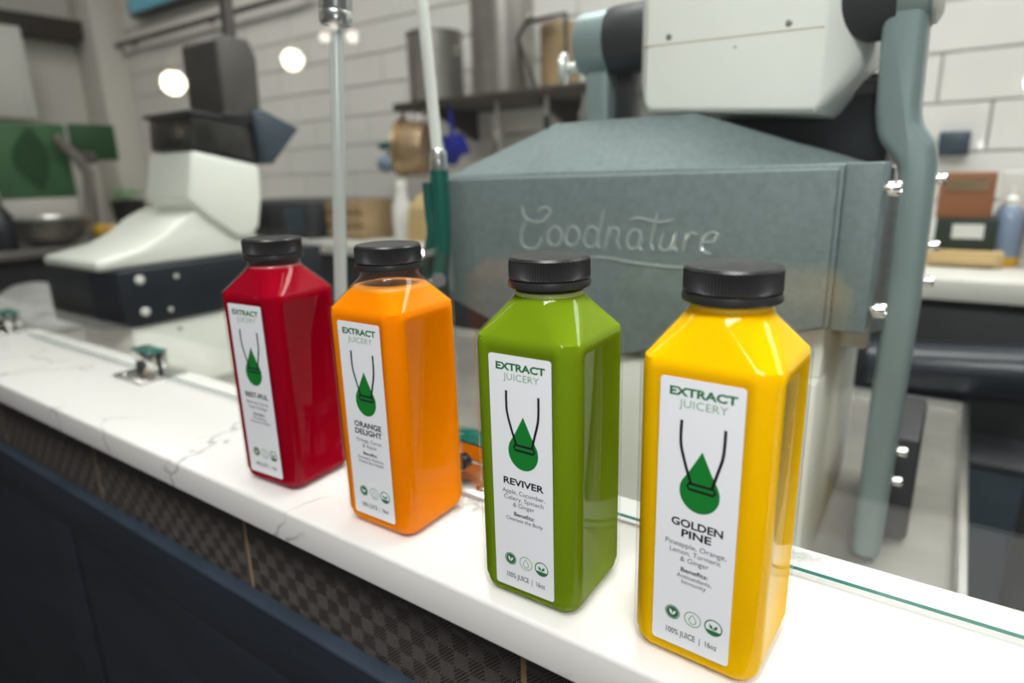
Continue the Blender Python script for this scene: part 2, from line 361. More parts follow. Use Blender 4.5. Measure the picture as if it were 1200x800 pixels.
# ------------------------------------------------------------------ juice bottles
BW, ZS, CR, ZB, ZT = 0.0611, 0.1443, 0.0205, 0.1684, 0.1836
LW, LH, LZ = 0.0358, 0.1297, 0.0100
HB = BW / 2
def ring(h, r, z, inset=0.0, na=7):
    pts = []; k = h - r; m = max(k - 0.0022, 0.0)
    for q in range(4):
        a0 = q * PI / 2; cx, cy = [(k, k), (-k, k), (-k, -k), (k, -k)][q]
        for i in range(na + 1):
            a = a0 + (PI / 2) * i / na; pts.append(Vector((cx + r * math.cos(a), cy + r * math.sin(a), z)))
        # two points on the flat between this corner and the next, pushed in by inset
        d = Vector((math.cos(a0 + PI / 2), math.sin(a0 + PI / 2), 0)); s = Vector((-d.y, d.x, 0))
        for e in (-1, 1): pts.append(d * (h - inset) + s * (e * m) + Vector((0, 0, z)))
    return pts
PROF = [(0.0000, HB - 0.0075, 0.0070, 0), (0.0003, HB - 0.0050, 0.0075, 0), (0.0020, HB - 0.0022, 0.0082, 0), (0.0048, HB - 0.0007, 0.009, 0), (0.0085, HB, 0.0095, 0),
        (0.0100, HB, 0.0095, 0.0009), (0.1402, HB, 0.0095, 0.0009), (0.1418, HB, 0.0095, 0), (0.1460, HB - 0.0004, 0.0096, 0), (0.1475, HB - 0.0016, 0.0100, 0),
        (0.1612, 0.0207, 0.0190, 0), (0.1634, 0.0190, 0.0187, 0), (0.1650, 0.0182, 0.0182, 0), (0.1690, 0.0180, 0.0180, 0)]
def prof_at(z):
    for a, b in zip(PROF, PROF[1:]):
        if a[0] <= z <= b[0]:
            t = (z - a[0]) / (b[0] - a[0]); return (a[1] + (b[1] - a[1]) * t, a[2] + (b[2] - a[2]) * t, 0)
    return PROF[-1][1:]
def shell_mesh():
    rings = [ring(h, r, z, i) for z, h, r, i in PROF]
    rings += [ring(0.0178, 0.0178, 0.179)]
    return G().loft(rings)
def juice_mesh(fill):
    d = 0.0011; rows = [(p[0] * 0.85 + 0.0011, p[1] - 0.0005, p[2], p[3]) for p in PROF[1:5]] + [p for p in PROF[5:] if p[0] < fill]; rings = []
    for z, h, r, i in rows: rings.append(ring(h - d, max(min(r, h - d - 1e-5), 0.001) if r < h - d else h - d, z, i))
    h, r, _ = prof_at(fill); rings.append(ring(h - d, min(r, h - d), fill)); 
    return G().loft(rings)
def foam_mesh(fill):
    h, r, _ = prof_at(fill); h2, r2, _ = prof_at(fill + 0.0016)
    return G().loft([ring(h - 0.0009, min(r, h - 0.0009), fill - 0.0012), ring(h2 - 0.0009, min(r2, h2 - 0.0009), fill + 0.0016)])
def cap_mesh():
    NN = 180
    def rf(i, h): return 0.955 if (0.0052 < h < 0.0130 and i % 2 == 0) else 1.0
    z = ZB
    return G().lathe([(CR * 0.985, 0.0044), (CR, 0.0049), (CR, 0.0060), (CR * 0.998, 0.0125), (CR * 0.985, 0.0138), (CR * 0.95, 0.0149), (CR * 0.90, 0.0152), (CR * 0.86, 0.0150)], (0, 0, z), n=NN, rf=rf)
def ring_mesh():
    return G().lathe([(CR * 0.95, 0.0), (CR * 1.005, 0.0003), (CR * 1.02, 0.0016), (CR * 1.0, 0.0038), (CR * 0.94, 0.0041), (CR * 0.9, 0.0046)], (0, 0, ZB), n=48)
# text -> mesh, scaled to a given cap height and width
def raw_text(body, bold=0.0):
    cu = bpy.data.curves.new('txt', 'FONT'); cu.body = body; cu.size = 1; cu.offset = bold; cu.align_x = 'CENTER'; cu.resolution_u = 3; cu.fill_mode = 'FRONT'
    o = bpy.data.objects.new('txt', cu); C.objects.link(o)
    dg = bpy.context.evaluated_depsgraph_get(); me = bpy.data.meshes.new_from_object(o.evaluated_get(dg))
    bpy.data.objects.remove(o); bpy.data.curves.remove(cu)
    return me
_h = raw_text('H'); CAPH = max(v.co.y for v in _h.vertices); bpy.data.meshes.remove(_h)
YL = -(HB - 0.0009) - 0.00030     # label front plane (local), printing sits just proud of it
class Print:
    def __init__(self): self.v = []; self.f = []
    def add(self, pts, faces):
        n = len(self.v); self.v += pts; self.f += [[i + n for i in f] for f in faces]
    def text(self, body, uc, vb, wu, hv, bold=0.0):
        me = raw_text(body, bold); xs = [v.co.x for v in me.vertices]
        sx = wu * LW / (max(xs) - min(xs)); cx = (max(xs) + min(xs)) / 2; sy = hv * LH / CAPH
        self.add([((v.co.x - cx) * sx + (uc - 0.5) * LW, v.co.y * sy + (1 - vb) * LH) for v in me.vertices], [list(p.vertices) for p in me.polygons])
        bpy.data.meshes.remove(me)
    def poly(self, pts): self.add([((u - 0.5) * LW, (1 - v) * LH) for u, v in pts], [list(range(len(pts)))])
    def stroke(self, pts, wd, closed=False, sub=4):
        P = [Vector(((u - 0.5) * LW, (1 - v) * LH, 0)) for u, v in pts]
        if sub > 1 and not closed: P = smooth_path(P, sub)
        n = len(P); A = []
        for i, p in enumerate(P):
            a = P[i - 1] if (i or closed) else P[i]; b = P[(i + 1) % n] if (i < n - 1 or closed) else P[i]
            d = (b - a).normalized(); s = Vector((-d.y, d.x, 0)) * wd / 2; A += [(p + s).to_tuple()[:2], (p - s).to_tuple()[:2]]
        self.add(A, [[2 * i, 2 * i + 1, (2 * i + 3) % (2 * n), (2 * i + 2) % (2 * n)] for i in range(n if closed else n - 1)])
    def circle(self, uc, vc, r, n=28): return [(uc + r / LW * math.cos(2 * PI * i / n), vc + r / LH * math.sin(2 * PI * i / n)) for i in range(n)]
    def build(self, name, material, parent, lift=0.00012):
        me = bpy.data.meshes.new(name); me.from_pydata([(x, YL - lift, LZ + y) for x, y in self.v], [], self.f); me.materials.append(MATS[material])
        bm = bmesh.new(); bm.from_mesh(me)
        for f in bm.faces:
            f.normal_update()
            if f.normal.y > 0: f.normal_flip()
        bm.to_mesh(me); bm.free()
        o = bpy.data.objects.new(name, me); C.objects.link(o); o.parent = parent
        return o
def drop_outline(n=26):
    # teardrop: round bottom, pointed top
    cu, cv, r = 0.535, 0.384, 0.245
    pts = []
    for i in range(n + 1):
        a = math.radians(-28) + (PI + math.radians(56)) * i / n
        pts.append((cu + r * math.cos(a), cv + r * math.sin(a) * LW / LH * 1.08))
    l0 = pts[-1]; r0 = pts[0]; tip = (0.547, 0.236)
    for t in (0.35, 0.7): pts.append((l0[0] + (tip[0] - l0[0]) * t + 0.012 * (1 - t), l0[1] + (tip[1] - l0[1]) * t))
    pts.append(tip)
    for t in (0.7, 0.35): pts.append((r0[0] + (tip[0] - r0[0]) * t - 0.012 * (1 - t), r0[1] + (tip[1] - r0[1]) * t))
    return pts
def make_label(root, title, lines, benefits):
    lab = G().box(-LW / 2, LW / 2, YL, YL + 0.00025, LZ, LZ + LH)
    me = bpy.data.meshes.new('label')
    # rounded label outline
    pts = []; rr = 0.0016
    for cx, cz, a0 in ((LW / 2 - rr, LZ + LH - rr, 0), (-LW / 2 + rr, LZ + LH - rr, 90), (-LW / 2 + rr, LZ + rr, 180), (LW / 2 - rr, LZ + rr, 270)):
        for i in range(6): a = math.radians(a0 + 18 * i); pts.append((cx + rr * math.cos(a), cz + rr * math.sin(a)))
    lab.bm.free(); g = G().prism(pts, 'y', YL, YL + 0.00025); g.bm.to_mesh(me); g.bm.free(); me.materials.append(MATS['label_white'])
    L = bpy.data.objects.new('label', me); C.objects.link(L); L.parent = root; L['label'] = 'white paper label with green drop emblem'
    p = Print(); p.text('EXTRACT', 0.515, 0.0575, 0.79, 0.0265, 0.035); p.build('brand_lettering', 'print_dark_green', L)
    p = Print(); p.text('JUICERY', 0.525, 0.0965, 0.57, 0.0265, -0.012); p.build('brand_lettering', 'print_pale_green', L)
    p = Print(); p.poly(drop_outline()); p.build('drop_emblem', 'print_green', L)
    p = Print()
    p.stroke([(0.283, 0.140), (0.279, 0.185), (0.290, 0.232), (0.355, 0.297), (0.425, 0.354)], 0.00130)
    p.stroke([(0.800, 0.146), (0.798, 0.200), (0.785, 0.245), (0.730, 0.305), (0.685, 0.354)], 0.00130)
    p.stroke([(0.405, 0.356), (0.385, 0.366), (0.405, 0.377), (0.70, 0.379), (0.725, 0.369), (0.70, 0.357)], 0.0012, closed=True)
    p.build('press_emblem', 'print_black', L, 0.0002)
    nt = len(title); v = 0.530 if nt == 1 else 0.521
    p = Print()
    for i, (t, wd) in enumerate(title): p.text(t, 0.525, v + 0.0375 * i, wd, 0.0270, 0.026)
    p.build('title_lettering', 'print_black', L)
    v += 0.0375 * (nt - 1) + 0.040
    p = Print()
    for t, wd in lines: p.text(t, 0.52, v, wd, 0.0185, -0.004); v += 0.0275
    v += 0.012; vb = v
    v += 0.024
    for t, wd in benefits: p.text(t, 0.525, v, wd, 0.0155, -0.002); v += 0.022
    p.build('ingredient_lettering', 'print_grey', L)
    p = Print(); p.text('Benefits:', 0.525, vb, 0.345, 0.0165, 0.014); p.build('benefits_heading', 'print_black', L)
    # three round icons
    p = Print(); c1 = p.circle(0.27, 0.868, 0.00335); p.poly(p.circle(0.27, 0.868, 0.0029)); p.stroke(c1, 0.0004, True, 1)
    c3 = p.circle(0.80, 0.868, 0.0038); p.stroke(c3, 0.00055, True, 1)
    p.poly([(0.80 + 0.0035 / LW * math.cos(a), 0.868 + 0.0035 / LH * math.sin(a)) for a in [math.radians(25 + 13 * i) for i in range(11)]])
    p.poly([(0.80, 0.877), (0.755, 0.871), (0.745, 0.857), (0.785, 0.862)]); p.poly([(0.80, 0.877), (0.845, 0.871), (0.855, 0.857), (0.815, 0.862)])
    p.build('round_icon', 'print_dark_green', L)
    p = Print(); p.poly([(0.27, 0.880), (0.235, 0.872), (0.225, 0.856), (0.262, 0.862)]); p.poly([(0.27, 0.880), (0.305, 0.872), (0.315, 0.860), (0.280, 0.864)]); p.build('leaf_mark', 'label_white', L, 0.0002)
    p = Print(); p.stroke(p.circle(0.535, 0.868, 0.0037), 0.0004, True, 1)
    p.stroke([(0.535, 0.850), (0.50, 0.864), (0.487, 0.874), (0.505, 0.884), (0.535, 0.887), (0.565, 0.884), (0.583, 0.874), (0.57, 0.864)], 0.0004, True, 1); p.build('round_icon', 'print_pale_green', L)
    p = Print(); p.text('100% JUICE  |  16oz', 0.525, 0.955, 0.66, 0.0225, 0.004); p.build('volume_lettering', 'print_black', L)
shell_me = None
GRP = 'square plastic juice bottles on the ledge'
SPEC = [
 ('red beetroot juice in a square clear bottle with a black cap, label reading BEET-IFUL', (-0.2720, 0.0462, 0.0597), 'juice_red', 0.1632, 'foam_red',
  [('BEET-IFUL', 0.70)], [('Beetroot, Carrot,', 0.66), ('Apple & Ginger', 0.58)], [('Detoxifying,', 0.42), ('Increase Vitality', 0.62)], 0.0),
 ('orange carrot and apple juice in a square clear bottle, label reading ORANGE DELIGHT', (-0.1551, 0.0470, 0.0163), 'juice_orange', 0.1572, 'foam_orange',
  [('ORANGE', 0.66), ('DELIGHT', 0.66)], [('Orange, Carrot', 0.62), ('& Apple', 0.34)], [('Increases Stamina,', 0.64), ('Assists Eye Health', 0.62)], 0.0),
 ('green apple and celery juice in a square clear bottle, label reading REVIVER', (-0.0331, 0.0387, 0.0238), 'juice_green', 0.1648, 'juice_foam',
  [('REVIVER', 0.67)], [('Apple, Cucumber,', 0.71), ('Celery, Spinach', 0.66), ('& Ginger', 0.36)], [('Cleanses the Body', 0.62)], -0.0012),
 ('yellow pineapple juice in a square clear bottle, label reading GOLDEN PINE', (0.0560, 0.0428, -0.0329), 'juice_yellow', 0.1668, 'foam_yellow',
  [('GOLDEN', 0.64), ('PINE', 0.37)], [('Pineapple, Orange,', 0.76), ('Lemon, Turmeric', 0.64), ('& Ginger', 0.36)], [('Antioxidants,', 0.44), ('Immunity', 0.31)], 0.0)]
shm = cpm = rgm = None
for lab, (bx, by, ba), jm, fill, fm, title, lines, ben, dz in SPEC:
    root = thing('juice_bottle', lab, 'juice bottle', (bx, by, 0.0002), GRP, ba)
    ORG[root.name] = Vector()
    if shm is None:
        sh = obj('bottle_shell', shell_mesh(), 'pet', root); shm = sh.data
        cp = obj('cap', cap_mesh(), 'cap_black', root); cpm = cp.data
        rg = obj('tamper_ring', ring_mesh(), 'cap_black', cp); rgm = rg.data
    else:
        for nm, m_, pa in (('bottle_shell', shm, root), ('cap', cpm, root)):
            q = bpy.data.objects.new(nm, m_); C.objects.link(q); q.parent = pa
        rg = bpy.data.objects.new('tamper_ring', rgm); C.objects.link(rg); rg.parent = q
    j = obj('juice', juice_mesh(fill), jm, root)
    obj('foam', foam_mesh(fill), fm, j)
    make_label(root, title, lines, ben)
    if dz:
        for ch in root.children:
            if ch.name.startswith('label'): ch.location.z = dz

# ------------------------------------------------------------------ work table behind the ledge
TZ = -0.160
t = thing('work_table', 'stainless steel work table with a raised rim behind the white ledge', 'table', (-1.1, 0.5, FLOOR))
obj('table_top', G().box(-2.45, 0.172, 0.155, 0.94, TZ - 0.03, TZ, 0.002), 'tray_steel', t)
obj('rim', G().box(0.170, 0.180, 0.155, 0.94, TZ - 0.03, TZ + 0.014, 0.003), 'steel', t)
obj('rim', G().box(-2.45, 0.180, 0.935, 0.945, TZ - 0.03, TZ + 0.014, 0.003), 'steel', t)
for x in (-2.38, -1.1, 0.10):
    for y in (0.20, 0.89): obj('leg', G().tube([(x, y, FLOOR), (x, y, TZ - 0.03)], 0.018, 12), 'steel', t)

# ------------------------------------------------------------------ juice press (right)
PR = thing('juice_press', 'grey and white cold-press juicer with a raised script logo, behind the glass', 'juicer', (-0.12, 0.45, TZ))
# body: hexagonal casting, its upper front sloping back
top0 = [(-0.360, 0.2215), (-0.247, 0.2220), (-0.090, 0.2228), (0.053, 0.2232)]
topF = [(-0.358, 0.2220), (-0.247, 0.2745), (-0.090, 0.2745), (0.053, 0.2240)]
low = [(0.053, 0.090), (0.000, 0.075), (-0.130, 0.0405), (-0.250, 0.0405), (-0.360, 0.080)]
rings = [[Vector((x, 0.343, z)) for x, z in top0 + low], [Vector((x, 0.400, z)) for x, z in topF + low], [Vector((x, 0.432, z)) for x, z in topF + low], [Vector((x, 0.545, z)) for x, z in top0 + low]]
body = obj('press_body', G().loft(rings, bev=0.0022), 'press_grey', PR)
fp = [(-0.358, 0.2190), (0.0500, 0.2205), (0.0500, 0.091), (0.000, 0.077), (-0.130, 0.043), (-0.250, 0.043), (-0.358, 0.082)]
front = obj('front_plate', G().prism(fp, 'y', 0.3345, 0.3435, 0.0028, 3), 'press_grey', PR)
obj('edge_strip', G().box(-0.3555, -0.3475, 0.3325, 0.3350, 0.090, 0.216, 0.001), 'arm_grey', front)
LOGO = [[(-0.2484, 0.19), (-0.2479, 0.1825), (-0.2432, 0.1756), (-0.2324, 0.1724), (-0.2217, 0.175), (-0.2146, 0.1829), (-0.2169, 0.1875), (-0.2232, 0.1874), (-0.2303, 0.1838)],
 [(-0.2425, 0.1746), (-0.2489, 0.1664), (-0.2514, 0.1562), (-0.2489, 0.1482), (-0.2416, 0.144), (-0.2331, 0.1452), (-0.2276, 0.151), (-0.2256, 0.1581)],
 ('o', -0.2092, 0.1586, 0.0083, 0.0098), ('o', -0.1884, 0.1593, 0.0080, 0.0096), ('o', -0.1669, 0.1591, 0.0078, 0.0103),
 [(-0.1528, 0.1869), (-0.1568, 0.1706), (-0.16, 0.1527), (-0.1558, 0.1486)], [(-0.147, 0.1709), (-0.1494, 0.1597), (-0.152, 0.1493)],
 [(-0.15, 0.1593), (-0.1433, 0.1684), (-0.137, 0.1663), (-0.1386, 0.1564), (-0.135, 0.1487)], ('o', -0.1209, 0.1584, 0.0071, 0.0094),
 [(-0.1132, 0.1672), (-0.1162, 0.1536), (-0.1123, 0.1487)], [(-0.0983, 0.1842), (-0.1011, 0.1702), (-0.104, 0.1559), (-0.1006, 0.1492)],
 [(-0.1264, 0.1767), (-0.1162, 0.1787), (-0.1047, 0.1763), (-0.0934, 0.1753), (-0.0825, 0.1784)],
 [(-0.0917, 0.1652), (-0.0949, 0.1544), (-0.0915, 0.1493), (-0.0847, 0.1517), (-0.0793, 0.1673)], [(-0.0793, 0.1673), (-0.0815, 0.1541), (-0.0773, 0.1496)],
 [(-0.0694, 0.1667), (-0.0711, 0.158), (-0.0731, 0.1492)], [(-0.0712, 0.1589), (-0.0658, 0.166), (-0.0594, 0.1651)],
 [(-0.0549, 0.1586), (-0.0463, 0.159), (-0.0419, 0.165), (-0.0459, 0.1674), (-0.0526, 0.1638), (-0.0557, 0.1561), (-0.0527, 0.1497), (-0.0466, 0.1486)],
 [(-0.169, 0.1394), (-0.1435, 0.139), (-0.1271, 0.1369), (-0.1034, 0.1351), (-0.0844, 0.1344), (-0.0661, 0.1347)]]
g = G()
for s in LOGO:
    if s[0] == 'o':
        pts = [(s[1] + s[3] * math.cos(2 * PI * i / 18) + 0.12 * s[4] * math.sin(2 * PI * i / 18), s[2] + s[4] * math.sin(2 * PI * i / 18)) for i in range(19)]
        path = [(x, 0.3345, z) for x, z in pts]
    else: path = smooth_path([(x, 0.3345, z) for x, z in s], 5)
    n = len(path); rr = [0.0015 * (0.55 + 0.45 * min(1, min(i, n - 1 - i) / 3)) for i in range(n)] if s[0] != 'o' else 0.0015
    g.tube(path, rr, 8)
obj('script_logo', g, 'logo_lit_grey', front)
blk = obj('side_block', G().box(0.0530, 0.0800, 0.3440, 0.400, 0.088, 0.2240, 0.0025), 'press_grey', PR)
def bolt(parent, x, y, z, r=0.0065, l=0.012, ax=(1, 0, 0)):
    obj('cap_screw', G().lathe([(r * 0.55, -0.004), (r * 0.55, 0.003), (r, 0.0032), (r, l * 0.92), (r * 0.9, l), (r * 0.6, l), (r * 0.55, l * 0.7)], (x, y, z), ax, 24, rf=lambda i, h: 1.0 if i % 2 else 0.96), 'chrome', parent)
bolt(PR, 0.0795, 0.362, 0.2030); bolt(PR, 0.0795, 0.362, 0.1050)
obj('side_housing', G().box(0.0535, 0.0785, 0.400, 0.66, 0.060, 0.2200, 0.004), 'brushed_steel', PR)
obj('roller', G().lathe([(0.022, 0.0), (0.024, 0.003), (0.024, 0.13), (0.022, 0.133)], (0.066, 0.43, 0.075), (0, 0, 1), 28), 'brushed_steel', PR)
# base cabinet
base = obj('base_cabinet', G().box(-0.30, 0.0485, 0.345, 0.63, TZ + 0.006, 0.0395, 0.004), 'white_enamel', PR)
obj('base_neck', G().box(-0.12, 0.0485, 0.36, 0.60, 0.0395, 0.0885, 0.003), 'white_enamel', PR)
obj('kick_strip', G().box(-0.295, 0.0440, 0.349, 0.62, TZ, TZ + 0.006), 'black_plastic', PR)
# bent arm on the right side
armL = [(0.058, 0.40), (0.058, 0.333), (0.060, 0.266), (0.0635, 0.244), (0.0815, 0.222), (0.0840, 0.205), (0.0840, 0.077), (0.0830, TZ + 0.0)]
armR = [(0.108, TZ + 0.0), (0.112, 0.092), (0.1105, 0.219), (0.1085, 0.238), (0.094, 0.256), (0.0925, 0.272), (0.091, 0.332), (0.090, 0.40)]
def rnd(pts, k=2):
    return pts
arm = obj('arm', G().prism(armL + armR, 'y', 0.418, 0.470, 0.0085, 4), 'arm_grey', PR)
obj('arm_knuckle', G().lathe([(0.030, 0), (0.0330, 0.003), (0.0330, 0.031), (0.030, 0.034)], (0.0585, 0.444, 0.362), (1, 0, 0), 40), 'arm_grey', PR)
obj('knuckle_cap', G().lathe([(0.029, 0), (0.029, 0.003), (0.022, 0.007)], (0.0925, 0.444, 0.362), (1, 0, 0), 36), 'white_plastic', PR)
for (x, y, z) in ((0.1085, 0.45, 0.208), (0.110, 0.45, 0.150), (0.110, 0.45, 0.118), (0.1085, 0.45, -0.050), (0.1075, 0.45, -0.082)): bolt(PR, x, y, z, 0.0048, 0.010)
obj('foot', G().box(0.080, 0.128, 0.475, 0.62, TZ, -0.045, 0.006), 'black_satin', PR)
obj('carriage', G().box(-0.10, 0.066, 0.50, 0.62, 0.215, 0.306, 0.004), 'black_satin', PR)
obj('carriage_rail', G().box(-0.10, 0.070, 0.492, 0.500, 0.286, 0.300, 0.002), 'motor_grey', PR)
# white drum across the top on a horizontal axle
def drum_ring(x, y0, y1, z0, z1, r=0.022, n=6):
    pts = []
    for cy, cz, a0 in ((y1 - r, z1 - r, 0), (y0 + r, z1 - r, 90), (y0 + r, z0 + r, 180), (y1 - r, z0 + r, 270)):
        for i in range(n + 1): a = math.radians(a0 + 90 * i / n); pts.append(Vector((x, cy + r * math.cos(a), cz + r * math.sin(a))))
    return pts
drum = obj('drum', G().loft([drum_ring(-0.132, 0.425, 0.52, 0.300, 0.43, 0.03), drum_ring(-0.150, 0.410, 0.53, 0.283, 0.45, 0.026), drum_ring(-0.140, 0.399, 0.54, 0.2785, 0.46, 0.010), drum_ring(-0.134, 0.398, 0.54, 0.2775, 0.46, 0.006),
        drum_ring(0.016, 0.398, 0.54, 0.2665, 0.46, 0.006), drum_ring(0.0215, 0.402, 0.54, 0.2705, 0.46, 0.012), drum_ring(0.050, 0.452, 0.53, 0.312, 0.45, 0.02)]), 'drum_white', PR)
obj('seam', G().prism([(-0.146, 0.3385), (0.018, 0.3345), (0.018, 0.3350), (-0.146, 0.3392)], 'y', 0.3976, 0.400), 'paper_tan', drum)
for x, z in ((-0.118, 0.3445), (-0.010, 0.3415)): obj('rivet', G().lathe([(0.0030, 0), (0.0028, 0.0008), (0.002, 0.0012)], (x, 0.3982, z), (0, -1, 0), 16), 'tray_steel', drum)
obj('rivet', G().lathe([(0.0012, 0), (0.001, 0.0008)], (-0.055, 0.3982, 0.328), (0, -1, 0), 12), 'tray_steel', drum)
obj('axle_sleeve', G().lathe([(0.033, 0), (0.034, 0.002), (0.034, 0.05), (0.033, 0.052)], (-0.196, 0.444, 0.357), (1, 0, 0), 40), 'black_satin', PR)
obj('axle_sleeve', G().lathe([(0.032, 0), (0.032, 0.054)], (0.014, 0.444, 0.357), (1, 0, 0), 40), 'black_satin', PR)
obj('bearing', G().lathe([(0.030, 0), (0.0335, 0.004), (0.0335, 0.034), (0.033, 0.036)], (-0.234, 0.444, 0.357), (1, 0, 0), 40), 'arm_grey', PR)
obj('post', G().box(-0.226, -0.198, 0.428, 0.462, 0.215, 0.345, 0.005, 3), 'arm_grey', PR)
obj('rear_post', G().box(-0.194, -0.176, 0.440, 0.470, 0.215, 0.335, 0.002), 'black_plastic', PR)
obj('knob', G().lathe([(0.006, 0.014), (0.006, 0.002), (0.0165, 0.0), (0.0172, -0.003), (0.014, -0.007), (0.004, -0.009)], (-0.246, 0.425, 0.333), (0.95, 0.3, 0), 28), 'satin_silver', PR)
obj('warning_dot', G().lathe([(0.0028, 0), (0.0026, 0.0006)], (-0.2125, 0.4279, 0.3405), (0, -1, 0), 14), 'red_dot', PR)

# ------------------------------------------------------------------ grinder machine (left)
GM = thing('juice_grinder', 'white juicer with a black skirt and a dark feed hopper, behind the red bottle', 'juicer', (-1.17, 0.46, TZ))
obj('lower_body', G().box(-1.27, -1.058, 0.275, 0.70, TZ, -0.024, 0.006), 'white_enamel', GM)
sk = obj('skirt', G().prism([(-1.300, 0.262), (-1.278, 0.237), (-1.098, 0.237), (-1.050, 0.266), (-1.050, 0.70), (-1.300, 0.70)], 'z', -0.026, 0.078, 0.005, 3), 'navy_skirt', GM)
for y, z, r in ((0.300, 0.058, 0.008), (0.300, 0.000, 0.008), (0.365, 0.055, 0.004), (0.345, -0.004, 0.004)):
    obj('skirt_screw', G().lathe([(r, 0), (r, 0.003), (r * 0.7, 0.005)], (-1.0505, y, z), (1, 0, 0), 18), 'white_plastic', sk)
obj('screw', G().lathe([(0.004, 0), (0.004, 0.002)], (-1.0585, 0.36, -0.045), (1, 0, 0), 14), 'tray_steel', GM)
cover = [(0.240, 0.0775), (0.238, 0.096), (0.270, 0.102), (0.320, 0.112), (0.360, 0.130), (0.395, 0.155), (0.430, 0.172), (0.480, 0.176), (0.545, 0.150), (0.560, 0.0785)]
obj('top_cover', G().prism(cover, 'x', -1.285, -1.062, 0.012, 4), 'white_enamel', GM)
hd = obj('head', G().prism([(0.433, 0.281), (0.572, 0.252), (0.566, 0.180), (0.552, 0.128), (0.530, 0.110), (0.502, 0.111), (0.445, 0.156), (0.410, 0.190)], 'x', -1.215, -1.050, 0.010, 4), 'white_enamel', GM)
obj('indicator', G().lathe([(0.006, 0), (0.005, 0.002)], (-1.19, 0.4255, 0.215), (0, -1, -0.2), 14), 'lemon', hd)
hop = [(0.434, 0.285), (0.574, 0.256), (0.584, 0.335), (0.440, 0.352)]
obj('hopper', G().prism(hop, 'x', -1.205, -1.052, 0.004), 'smoke_plastic', GM)
obj('hopper_rim', G().prism([(0.432, 0.344), (0.588, 0.326), (0.590, 0.334), (0.434, 0.352)], 'x', -1.212, -1.046, 0.002), 'black_satin', GM)
obj('feed_chute', G().prism([(0.560, 0.352), (0.578, 0.362), (0.668, 0.326), (0.595, 0.254), (0.570, 0.262)], 'x', -1.165, -1.040, 0.003), 'slate_blue', GM)
obj('motor', G().prism([(0.508, 0.345), (0.588, 0.345), (0.594, 0.458), (0.580, 0.488), (0.520, 0.492), (0.508, 0.478)], 'x', -1.172, -1.050, 0.006, 3), 'motor_grey', GM)
obj('motor_flange', G().box(-1.180, -1.044, 0.500, 0.596, 0.338, 0.352, 0.003), 'black_plastic', GM)
obj('mast', G().tube([(-1.085, 0.562, 0.48), (-1.082, 0.570, 0.80), (-1.08, 0.575, CEIL - 0.3)], 0.0125, 14), 'motor_grey', GM)

# ------------------------------------------------------------------ post, sprayer
t = thing('support_post', 'thin steel post with a thick ferrule on top, between the red and orange bottles', 'post', (-0.318, 0.135, 0))
obj('rod', G().tube([(-0.3245, 0.135, 0.006), (-0.284, 0.135, 0.342)], [0.0058, 0.0054], 20), 'satin_silver', t)
obj('foot', G().lathe([(0.016, 0), (0.016, 0.004), (0.009, 0.008)], (-0.3245, 0.135, 0.0002), (0, 0, 1), 24), 'steel', t)
fe = obj('ferrule', G().lathe([(0.0085, -0.001), (0.0115, 0.0), (0.0128, 0.003), (0.0128, 0.008), (0.0121, 0.010), (0.0128, 0.012), (0.0128, 0.16), (0.011, 0.162)], (-0.2845, 0.135, 0.338), (0.119, 0, 0.993), 32), 'steel', t)
t = thing('spray_wand', 'green-handled spray wand on a pale tube, hanging behind the orange bottle', 'spray wand', (-0.31, 0.27, TZ))
obj('tube', G().tube([(-0.380, 0.27, CEIL), (-0.3160, 0.27, 0.40), (-0.3065, 0.27, 0.246)], 0.0058, 14), 'white_plastic', t)
obj('collar', G().lathe([(0.0080, 0), (0.0088, 0.003), (0.0088, 0.018), (0.0070, 0.022)], (-0.3055, 0.27, 0.2265), (0, 0, 1), 20), 'steel', t)
obj('handle', G().tube(smooth_path([(-0.3055, 0.27, 0.2280), (-0.3050, 0.27, 0.195), (-0.3060, 0.27, 0.160), (-0.312, 0.27, 0.125), (-0.316, 0.27, 0.095)], 5), [0.0095] * 16 + [0.008] * 5, 14), 'green_handle', t)
obj('trigger', G().tube(smooth_path([(-0.3200, 0.268, 0.216), (-0.3195, 0.268, 0.188), (-0.3180, 0.268, 0.165), (-0.3265, 0.268, 0.140), (-0.3260, 0.268, 0.120), (-0.318, 0.268, 0.100)], 5), 0.0058, 12), 'green_handle', t)
obj('pivot', G().lathe([(0.005, 0), (0.005, 0.02), (0.003, 0.022)], (-0.312, 0.262, 0.146), (0, -1, 0), 16), 'chrome', t)
obj('nozzle', G().tube([(-0.316, 0.262, 0.112), (-0.300, 0.255, 0.118), (-0.2965, 0.250, 0.120)], [0.007, 0.0062, 0.0075], 14), 'chrome', t)
obj('hose', G().tube(smooth_path([(-0.316, 0.27, 0.098), (-0.318, 0.272, 0.03), (-0.326, 0.274, -0.05), (-0.329, 0.276, -0.10), (-0.330, 0.277, TZ + 0.018)], 6), 0.0056, 12), 'black_plastic', t)

